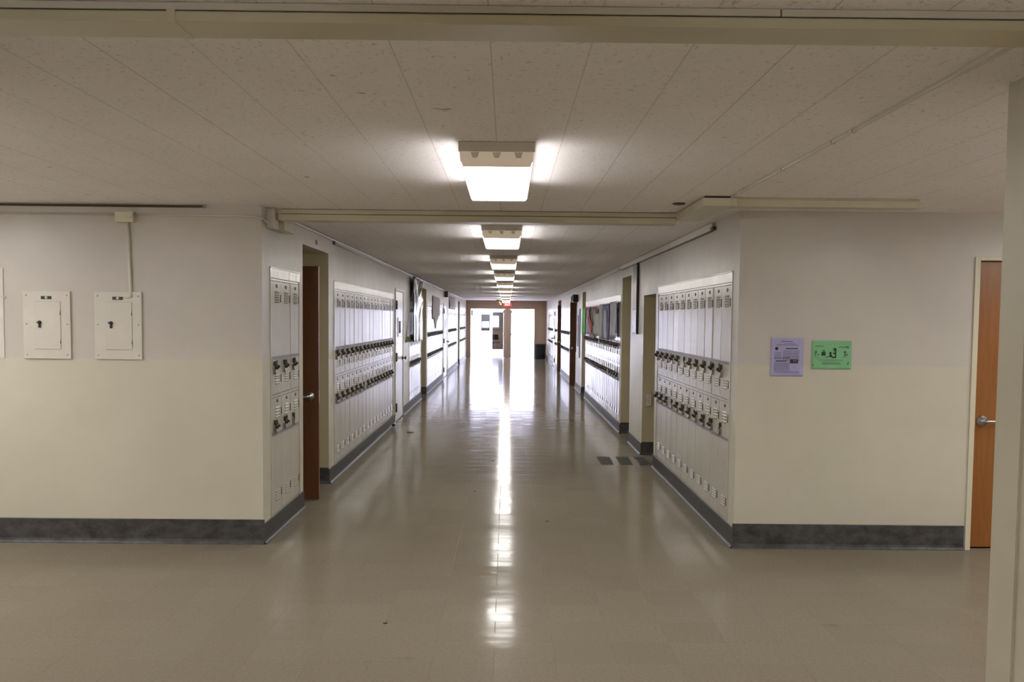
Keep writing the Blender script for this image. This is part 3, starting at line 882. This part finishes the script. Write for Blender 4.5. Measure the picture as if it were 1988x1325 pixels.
# left front wall: metal rod, conduit, junction box, panels
mb = MB(); mb.tube([(-9, YF - .014, 2.488), (-2.21, YF - .014, 2.486)], .0085, 10)
o = mb.build('metal_rod', BRONZE); tag(o, 'long dark metal rod at the ceiling line over the electrical panels', 'rod')
mb = MB(); mb.tube([(-2.222, YF - .014, 2.486), (-2.205, YF - .014, 2.486)], .012, 10); mb.build('end_cap', CHROME, o)
mb = MB(); mb.tube([(-9, YF - .009, 2.427), (-2.852, YF - .009, 2.426)], .008, 8); mb.tube([(-2.718, YF - .009, 2.425), (-1.95, YF - .009, 2.423), (-1.86, YF - .012, 2.42), (-1.79, YF - .012, 2.405), (-1.786, YF + .1, 2.385), (-1.79, YF + .21, 2.38)], .008, 8)
tag(mb.build('wall_conduit', PALE), 'horizontal pale conduit below the dark rod on the panel wall', 'conduit')
t = thing('junction_box', 'square cream junction box above the right electrical panel', 'junction box', (-2.785, YF, 2.404))
mb = MB(); mb.box(-.066, .066, -.045, 0, -.038, .038, bev=.004); mb.build('body', TRIMP, t)
for sx in (-.05, .05):
    mb = MB(); mb.lathe([(.0001, -.045), (.004, -.045), (.004, -.047), (.0001, -.0475)], (sx, 0, 0), 'y', 10); mb.build('screw', STEEL, t)
mb = MB(); mb.tube([(-2.770, YF - .012, 2.366), (-2.762, YF - .012, 2.1), (-2.756, YF - .012, 1.86), (-2.752, YF - .012, 1.822)], .011, 10)
mb.tube([(-2.752, YF - .012, 1.83), (-2.775, YF - .016, 1.818), (-2.80, YF - .02, 1.822)], .006, 8)
tag(mb.build('drop_conduit', PALE), 'vertical conduit dropping from the junction box to the panel', 'conduit')

def panel(xc, zc, label, door=True):
    t = thing('electrical_panel', label, 'electrical panel', (xc, YF, 1.367), 0, 'electrical panels on the left front wall')
    z = zc - 1.367
    mb = MB(); mb.box(-.173, .173, -.014, 0, 0, .496, bev=.003); mb.build('cover', PALE, t)
    mb = MB(); mb.box(-.088, .102, -.0175, -.0135, .072, .420, bev=.0015)
    dr = mb.build('panel_door', PALE, t)
    mb = MB(); mb.box(-.089, .103, -.0145, -.0138, .0704, .072); mb.box(-.089, .103, -.0145, -.0138, .420, .4212); mb.box(.102, .1033, -.0145, -.0138, .069, .423); mb.box(-.0892, -.088, -.0145, -.0138, .069, .423); mb.build('door_gap', GAPM, t)
    mb = MB(); mb.box(-.038, .038, -.0165, -.0135, .436, .459); mb.lathe([(.0001, -.0165), (.011, -.0165), (.011, -.0172), (.0001, -.0172)], (0, 0, .448), 'y', 16, 1); mb.build('name_plate', [BLACK, PALE], t)
    mb = MB(); mb.lathe([(.0001, -.017), (.014, -.017), (.013, -.028), (.0001, -.030)], (-.050, 0, .266), 'y', 16); mb.box(-.058, -.041, -.024, -.017, .228, .252, bev=.002); mb.lathe([(.0001, -.017), (.004, -.017), (.004, -.022), (.0001, -.023)], (-.070, 0, .268), 'y', 8); mb.build('lock', BLACK, t)
    for zz in (.135, .345):
        mb = MB(); mb.tube([(.099, -.021, zz - .02), (.103, -.022, zz - .017), (.103, -.022, zz + .018)], .0028, 6); mb.build('hinge', BRONZE, t)
    for sx in (-.148, .148):
        for zz in (.03, .255, .465):
            mb = MB(); mb.lathe([(.0001, -.014), (.0065, -.014), (.005, -.017), (.0001, -.0175)], (sx, 0, zz), 'y', 12); mb.build('screw', STEEL, t)
    return t
panel(-3.371, 1.6, 'cream electrical panel with small door and black lock, left of the pair')
panel(-2.850, 1.6, 'cream electrical panel below the drop conduit, right of the pair')
t = thing('wall_cover_plate', 'edge of a flat cover plate cut off at the far left of the wall', 'cover plate', (-4.2, YF, 1.37))
mb = MB(); mb.box(-.4, .512, -.006, 0, 0, .66, bev=.002); mb.build('plate', PALE, t)
mb = MB(); mb.box(.495, .525, -.009, -.005, .44, .452); mb.build('tag', STEEL, t)

# ------------------------------------------------------------------ flyers on the right front wall
INK = simple('printed_grey_ink', (0.10, 0.09, 0.13), 0.6); INKB = simple('printed_black_ink', (0.02, 0.02, 0.03), 0.6)
GINK = simple('printed_green_ink', (0.07, 0.16, 0.09), 0.6); GINKB = simple('printed_dark_green_ink', (0.008, 0.02, 0.012), 0.6)
LAV = simple('lavender_paper', (0.40, 0.385, 0.62), 0.7, var=0.06, scale=14)
GRN = simple('green_paper', (0.23, 0.50, 0.27), 0.7, var=0.05, scale=14)
def curled(x0, x1, z0, z1, y, r=.02, cut=.012):
    def fn(u, v):
        dx = min(u, 1-u); dz = min(v, 1-v)
        e = max(0, 0.12 - dx) + max(0, .08 - dz)
        return (x0 + (x1-x0)*u, y - .003 - e*r*.8 - .0015*math.sin(u*9)*math.sin(v*7), z0 + (z1-z0)*v)
    return fn
def words(mb, x0, x1, z, h, rnd, yy, mi=0):
    """a line of unreadable small print: short dashes"""
    x = x0
    while x < x1 - .004:
        wd = min(rnd.uniform(.006, .02), x1 - x)
        mb.box(x, x + wd, yy - .0004, yy, z, z + h, mi); x += wd + .003
rnd = random.Random(3)
t = thing('lavender_flyer', 'lavender paper flyer with grey print and dark picture', 'flyer', (2.065, YF, 1.43))
mb = MB(); mb.grid(curled(-.119, .119, -.142, .142, 0), 14, 14, .0006); mb.build('sheet', LAV, t)
yy = -.0058
mb = MB()
words(mb, -.045, .045, .112, .006, rnd, yy); words(mb, -.08, .075, .088, .004, rnd, yy); words(mb, -.02, .06, .098, .003, rnd, yy)
for kz in range(9): words(mb, -.03, .09, .045 - kz*.009, .0028, rnd, yy)
for kz in range(5): words(mb, -.095, -.045, .030 - kz*.011, .003, rnd, yy)
for kz in range(10): words(mb, -.095, .0 + (.09 if kz > 7 else .02), -.045 - kz*.008, .0026, rnd, yy)
words(mb, -.095, .02, -.012, .003, rnd, yy); words(mb, -.095, .02, -.004, .003, rnd, yy)
mb.box(-.01, .080, yy - .0004, yy, .060, .067, 1); mb.box(-.085, -.005, yy - .0004, yy, -.032, -.025, 1)
mb.lathe([(.007, yy), (.012, yy), (.012, yy - .0005), (.007, yy - .0005)], (-.078, 0, .063), 'y', 14, 1)
mb.build('print', [INK, INKB], t)
mb = MB(); mb.box(.022, .082, yy - .0006, yy, -.045, -.015, 0, bev=.0002); mb.box(.045, .072, yy - .0008, yy - .0005, -.036, -.02, 1); mb.build('picture', [INKB, INK], t)
t = thing('green_flyer', 'green paper flyer with dark cartoon panel beside the lavender one', 'flyer', (2.393, YF, 1.449))
mb = MB(); mb.grid(curled(-.146, .146, -.106, .106, 0), 14, 12, .0006); mb.build('sheet', GRN, t)
mb = MB()
words(mb, -.12, -.06, .062, .006, rnd, yy); words(mb, .055, .11, .056, .006, rnd, yy)
words(mb, -.10, .09, -.040, .004, rnd, yy); words(mb, -.07, .07, -.052, .003, rnd, yy); words(mb, -.065, .065, -.062, .004, rnd, yy); words(mb, -.07, .07, -.071, .004, rnd, yy)
words(mb, -.125, -.09, -.022, .003, rnd, yy); words(mb, .07, .11, -.018, .003, rnd, yy)
for sx, a in ((-.118, -1), (.096, 1)):
    mb.tube([(sx, yy, -.01), (sx + a*.006, yy, .01), (sx - a*.002, yy, .03)], .003, 6); mb.lathe([(.0001, yy), (.009, yy), (.009, yy - .0005), (.0001, yy - .0005)], (sx + .004, 0, .022), 'y', 12); mb.lathe([(.0001, yy), (.006, yy), (.006, yy - .0005), (.0001, yy - .0005)], (sx + .018, 0, .002), 'y', 12)
mb.build('print', GINK, t)
mb = MB()
mb.box(-.073, -.045, yy - .0006, yy, -.005, .022); mb.box(-.066, -.050, yy - .0006, yy, .026, .034)
mb.box(.026, .034, yy - .0006, yy, -.022, .050); mb.box(.012, .034, yy - .0006, yy, .028, .036); mb.box(.012, .034, yy - .0006, yy, .040, .050); mb.box(.010, .034, yy - .0006, yy, .008, .018); mb.box(.000, .034, yy - .0006, yy, -.022, -.012)
mb.lathe([(.0001, yy), (.009, yy), (.009, yy - .0006), (.0001, yy - .0006)], (-.008, 0, .014), 'y', 12); mb.prism([(-.022, -.014), (.006, -.014), (.000, .004), (-.012, .004)], 'y', yy - .0006, yy); mb.box(-.045, -.022, yy - .0006, yy, -.018, -.013)
mb.tube([(.108, yy, .062), (.118, yy, .06), (.124, yy, .05)], .0022, 6); mb.tube([(.118, yy, -.07), (.125, yy, -.062), (.126, yy, -.05)], .0022, 6); mb.box(-.14, -.132, yy - .0005, yy, -.08, -.074)
mb.build('picture', GINKB, t)

# ------------------------------------------------------------------ wall items in the corridor
t = thing('room_number_sign', 'small dark room number painted above the first left-wall alcove', 'number', (XL, 8.68, 2.39))
text_part('digits', '116', .062, PLATE, t, (.003, 0, 0), (PI/2, 0, PI/2))
t = thing('room_number_sign', 'tiny room number above the second right-wall alcove', 'number', (XR, 13.02, 2.385))
text_part('digits', '1', .06, PLATE, t, (-.003, 0, 0), (PI/2, 0, -PI/2))

# glossy plastic banner hanging before the seven lockers
def plast():
    tt = NT('glossy_plastic_film')
    x, y, z = tt.sep()
    f = tt.noise(2.5, 4, 0.5, tt.comb(x, tt.math('MULTIPLY', y, 1.2), z), 1.0)
    c = tt.mix(tt.ramp(f, 0.45, 0.6), (0.36, 0.38, 0.37), (0.09, 0.13, 0.08))
    tt.color(c); tt.rough(0.18); return tt.m
PLAST = plast()
def olive():
    tt = NT('olive_green_cloth'); z = tt.sep()[2]
    tt.color(tt.mix(tt.noise(8, 3), (0.07, 0.065, 0.004), (0.13, 0.12, 0.01))); tt.rough(.5); return tt.m
t = thing('hanging_banner', 'tall glossy silver-green plastic banner draped on the left wall', 'banner', (XL, 16.95, 1.25))
def fn(u, v):
    return (.078 + .022*math.sin(14*(v - abs(u - .5)*1.1))*max(0, v - .25)*1.3 + .010*math.sin(u*17 + 2)*(1 - v), u*1.75, v*(1.205 - .045*u))
mb = MB(); mb.grid(fn, 28, 28, .0015); mb.build('sheet', PLAST, t)
mb = MB(); mb.box(.064, .080, -.012, .0, 0, 1.21); mb.build('side_batten', BLACK, t)
OLIVE = olive()
t = thing('green_pennant', 'small olive green and white pennant hanging beside the glossy banner', 'pennant', (XL, 16.2, 1.262))
mb = MB(); mb.prism([(0, 0), (.62, 0), (.50, .10), (.38, .20), (.20, .10)], 'x', .012, .018); mb.build('green_field', OLIVE, t)
mb = MB(); mb.prism([(.20, .10), (.50, .10), (.34, .34)], 'x', .013, .019); mb.build('white_tip', WHITE, t)
t = thing('torn_paper', 'large torn grey paper sheet hanging on the left wall', 'paper', (XL, 22.0, 1.45))
rag = [(0, .25), (.25, .21), (.5, .26), (.75, .12), (.9, -.02), (1.15, .0), (1.3, .16), (1.6, .2), (2.0, .3), (2.3, .32), (2.35, .77), (0, .79)]
mb = MB(); mb.prism(rag, 'x', .012, .018); mb.build('sheet', simple('grey_paper', (0.46, 0.45, 0.48), .8), t)
t = thing('wall_speaker', 'small brown box above the farther white closet door', 'speaker', (XL, 26.4, 2.40))
mb = MB(); mb.box(.001, .10, -.16, .16, -.10, .07, bev=.01); mb.build('body', BRONZE, t)
mb = MB(); mb.box(.101, .104, -.13, .13, -.08, .05); mb.build('grille', TRIMP, t)
mb = MB(); mb.grid(lambda u, v: (XL + .02 + .01*math.sin(v*5), 28.3 + u*3.2, 1.99 + v*.40), 6, 6, .003)
tag(mb.build('paper_banner', simple('pale_grey_banner', (0.52, 0.51, 0.55), .6)), 'wide pale grey paper banner over the left-wall lockers before the third alcove', 'banner')

# narrow framed display board beside the second right alcove
t = thing('display_board', 'tall narrow black-edged collage board between the two right-wall alcoves', 'display board', (XR, 11.92, 1.51))
mb = MB(); mb.box(-.030, -.001, 0, .38, 0, .925, bev=.003); mb.build('frame', BLACK, t)
for nm, z0, z1, col in (('top_photo', .68, .90, (.13, .13, .12)), ('middle_photo', .33, .67, (.27, .16, .15)), ('bottom_photo', .02, .32, (.36, .36, .42))):
    mb = MB(); mb.box(-.033, -.029, .02, .36, z0, z1); mb.build(nm, simple('collage_' + nm, col, .3, var=.6, scale=26), t)

# posters over the twenty right-wall lockers
def rposter(name, y0, y1, z0, z1, mat, label, off=.046, amp=.006, ph=0.0, parts=None, cat='poster'):
    t = thing(name, label, cat, (XR, y0, z0))
    L, Hh = y1 - y0, z1 - z0
    mb = MB(); mb.grid(lambda u, v: (-off - amp*math.sin(u*8 + ph) - amp*.6*math.sin(v*6 + ph), u*L, v*Hh), 14, 10, .002)
    mb.build('sheet', mat, t)
    return t
def rshape(t, pts, off, mat, nm):
    mb = MB(); mb.prism(pts, 'x', -off - .004, -off); mb.build(nm, mat, t)
GREENP = simple('bright_green_poster', (0.09, 0.40, 0.005), .6, var=.25, scale=3)
REDP = simple('red_poster_paint', (0.36, 0.006, 0.006), .6); BLKP = simple('black_poster_paint', (.03, .035, .05), .6)
GREYP = simple('grey_green_poster', (0.36, 0.37, 0.33), .7, var=.25, scale=4)
PINKP = simple('pink_poster', (0.48, 0.27, 0.38), .7, var=.15, scale=5)
NAVYP = simple('dark_slate_poster', (0.10, 0.10, 0.15), .6, var=.6, scale=9)
VIOP = simple('pale_violet_poster', (0.33, 0.33, 0.42), .6, var=.3, scale=8)
PALEP = simple('pale_grey_poster', (0.42, 0.41, 0.46), .6, var=.15, scale=5)
t = rposter('green_poster', 19.30, 20.30, 1.38, 1.955, GREENP, 'bright green poster at the far end above the twenty right-wall lockers')
rshape(t, [(0, 0), (.22, 0), (.22, .57), (0, .57)], .056, BLKP, 'dark_edge')
t = rposter('mural_banner', 16.55, 19.15, 1.40, 1.945, GREYP, 'red, black and grey painted banner above the right-wall lockers')
rshape(t, [(2.58, .55), (2.58, .44), (1.9, .18), (1.55, .03), (1.35, .05), (1.25, .22), (1.65, .30), (1.9, .45), (1.7, .55)], .058, REDP, 'red_band')
rshape(t, [(2.4, .34), (2.0, .34), (2.0, .48), (2.4, .50)], .064, GREYP, 'grey_box')
rshape(t, [(.55, .55), (1.15, .53), (.60, .40), (.45, .44)], .058, REDP, 'red_corner')
rshape(t, [(1.5, .55), (1.58, .55), (1.0, .18), (.92, .20)], .063, BLKP, 'black_stroke')
rshape(t, [(.1, .49), (.32, .51), (.34, .42), (.14, .41)], .063, BLKP, 'black_blot')
t = rposter('pink_poster', 17.75, 18.75, 1.33, 1.60, PINKP, 'pink paper strip under the far half of the painted banner', off=.024, amp=.002)
t = rposter('slate_poster', 14.90, 16.05, 1.365, 1.960, NAVYP, 'dark slate poster with pale mottled centre on the right-wall lockers')
rshape(t, [(.28, .02), (.72, .02), (.80, .30), (.70, .50), (.34, .46), (.30, .25)], .058, VIOP, 'pale_centre')
t = rposter('grey_poster', 16.08, 16.50, 1.36, 1.965, simple('taupe_poster', (.30, .29, .26), .7, var=.15, scale=6), 'taupe grey poster between the painted banner and the slate poster')
t = rposter('pale_poster', 13.95, 14.80, 1.42, 1.975, PALEP, 'pale grey poster nearest on the twenty right-wall lockers', ph=1.0)

for m_ in (GREENP, REDP, BLKP, GREYP, PINKP, NAVYP, VIOP, PALEP, LAV, GRN, OLIVE):
    m_.node_tree.nodes['Principled BSDF'].inputs['Specular IOR Level'].default_value = 0.08

# wall between alcoves and items near the open brown door
t = thing('wall_speaker', 'black box speaker above the nearer projecting brown door', 'speaker', (XR, 22.25, 2.21))
mb = MB(); mb.box(-.12, -.001, 0, .40, -.09, .09, bev=.012); mb.build('body', BLACK, t)
mb = MB(); mb.box(-.124, -.119, .03, .37, -.07, .07); mb.build('grille', SLOT, t)
mb = MB(); mb.box(XR - .02, XR - .001, 21.45, 21.65, .80, 1.95, bev=.003); tag(mb.build('notice_strip', simple('grey_violet_card', (.30, .29, .36), .5)), 'narrow grey vertical strip on the wall past the third right-wall alcove', 'strip')
mb = MB(); mb.box(XR - .015, XR - .001, 22.0, 22.12, 1.05, 1.80, bev=.003); tag(mb.build('notice_strip', simple('pale_blue_card', (.40, .42, .50), .5)), 'short pale vertical strip beside the nearer projecting brown door', 'strip')
mb = MB(); mb.tube([(XR - .012, 22.55, 2.12), (XR - .012, 22.55, 1.6), (XR - .015, 22.5, 1.35), (XR - .012, 22.6, .9)], .010, 6)
tag(mb.build('speaker_cable', BRONZE), 'dark cable running down from the black box speaker', 'cable')

# white box in the niche, floor treads, door stop, litter
t = thing('wall_dispenser', 'small white box fixed inside the first right-wall alcove', 'wall box', (1.777, 11.469, .697))
mb = MB(); mb.box(-.030, .030, -.035, 0, -.075, .075, bev=.006); mb.build('body', WHITE, t)
mb = MB(); mb.box(-.012, .012, -.040, -.035, -.03, .04, bev=.001); mb.build('switch', PALE, t)
sp = [[(1.116, 11.27), (1.115, 10.685), (1.262, 10.68), (1.275, 11.27)], [(1.350, 11.275), (1.345, 10.68), (1.485, 10.675), (1.512, 11.275)],
      [(1.577, 11.28), (1.69, 11.29), (1.69, 10.66), (1.568, 10.655), (1.574, 10.80), (1.60, 10.83), (1.575, 10.90), (1.59, 10.98), (1.61, 11.03), (1.585, 11.10)]]
for pts, lab in zip(sp, ('black floor strip farthest from the right-hand lockers', 'middle black floor strip of the three', 'black floor strip with a ragged torn edge, beside the baseboard')):
    mb = MB(); mb.prism(pts, 'z', 0.0005, .003)
    tag(mb.build('floor_strip', MATBLK), lab, 'floor strip', 'black strips on the floor by the right-wall alcove')
t = thing('door_stop', 'small metal door stop on the floor at the nearer white closet door', 'door stop', (-1.735, 14.05, 0))
mb = MB(); mb.lathe([(.03, 0), (.03, .012), (.014, .02), (.012, .05), (.0001, .052)], (0, 0, 0), 'z', 16); mb.build('base', STEEL, t)
mb = MB(); mb.lathe([(.018, .03), (.022, .04), (.022, .06), (.014, .07), (.0001, .07)], (0, 0, 0), 'z', 16); mb.build('bumper', BLACK, t)
for i, (x, y, s, lab) in enumerate(((-1.42, 13.55, .05, 'dark scrap on the floor near the left-wall lockers'), (-.157, 10.94, .018, 'tiny dark speck on the floor left of the light streak'), (-.303, 8.95, .014, 'tiny dark speck on the corridor floor closer to the crossing'), (-.66, 5.008, .012, 'tiny black speck on the open foreground floor'), (.35, 7.62, .012, 'tiny speck on the floor right of the light streak'))):
    mb = MB(); mb.prism([(x - s, y - s*.5), (x + s*.6, y - s*.7), (x + s, y + s*.2), (x, y + s*.6)], 'z', .0005, .004 + s*.1)
    tag(mb.build('floor_litter', BLACK), lab, 'litter')
t = thing('ceiling_sensor', 'small round brown ceiling fitting near the right raceway', 'ceiling fitting', (1.175, 6.39, H))
mb = MB(); mb.lathe([(.045, 0), (.046, -.006), (.030, -.012), (.0001, -.014)], (0, 0, 0), 'z', 20); mb.build('plate', BRONZE, t)

# far end: bin, exit sign, twin emergency lamp
t = thing('trash_bin', 'dark grey round trash bin beside the right exit opening', 'bin', (1.40, 39.1, 0))
mb = MB(); mb.lathe([(.20, 0), (.215, .01), (.25, .60), (.262, .61), (.262, .645), (.25, .65), (.235, .645), (.20, .04), (.0001, .035)], (0, 0, 0), 'z', 32); mb.build('body', TRASH, t)
mb = MB(); mb.lathe([(.266, .628), (.270, .64), (.266, .652), (.240, .654), (.240, .63)], (0, 0, 0), 'z', 32); mb.build('rim', BLACK, t)
t = thing('exit_sign', 'red lit exit sign hanging before the tan end wall', 'sign', (0, 40.10, 2.315))
mb = MB(); mb.box(-.17, .17, -.03, .03, -.065, .065, bev=.006); mb.build('body', RED, t)
mb = MB(); mb.box(-.03, .03, -.02, .02, .065, .185); mb.build('bracket', HOUSE, t)
text_part('letters', 'EXIT', .115, SIGNW, t, (0, -.033, 0), (PI/2, 0, 0))
t = thing('emergency_light', 'small brass twin-head emergency lamp under the ceiling before the exit', 'lamp', (-.36, 38.6, H))
mb = MB(); mb.box(-.10, .04, -.04, .04, -.06, 0, bev=.006); mb.build('body', BRONZE, t)
for dx, dz in ((-.0, -.12), (.05, -.20)):
    mb = MB(); mb.lathe([(.0001, .03), (.04, .03), (.06, -.03), (.052, -.045), (.0001, -.045)], (dx, 0, dz), 'y', 18); mb.tube([(dx, 0, dz), (dx - .01, 0, -.05)], .01, 6); mb.build('lamp_head', BRASS, t)
bpy.context.view_layer.update()
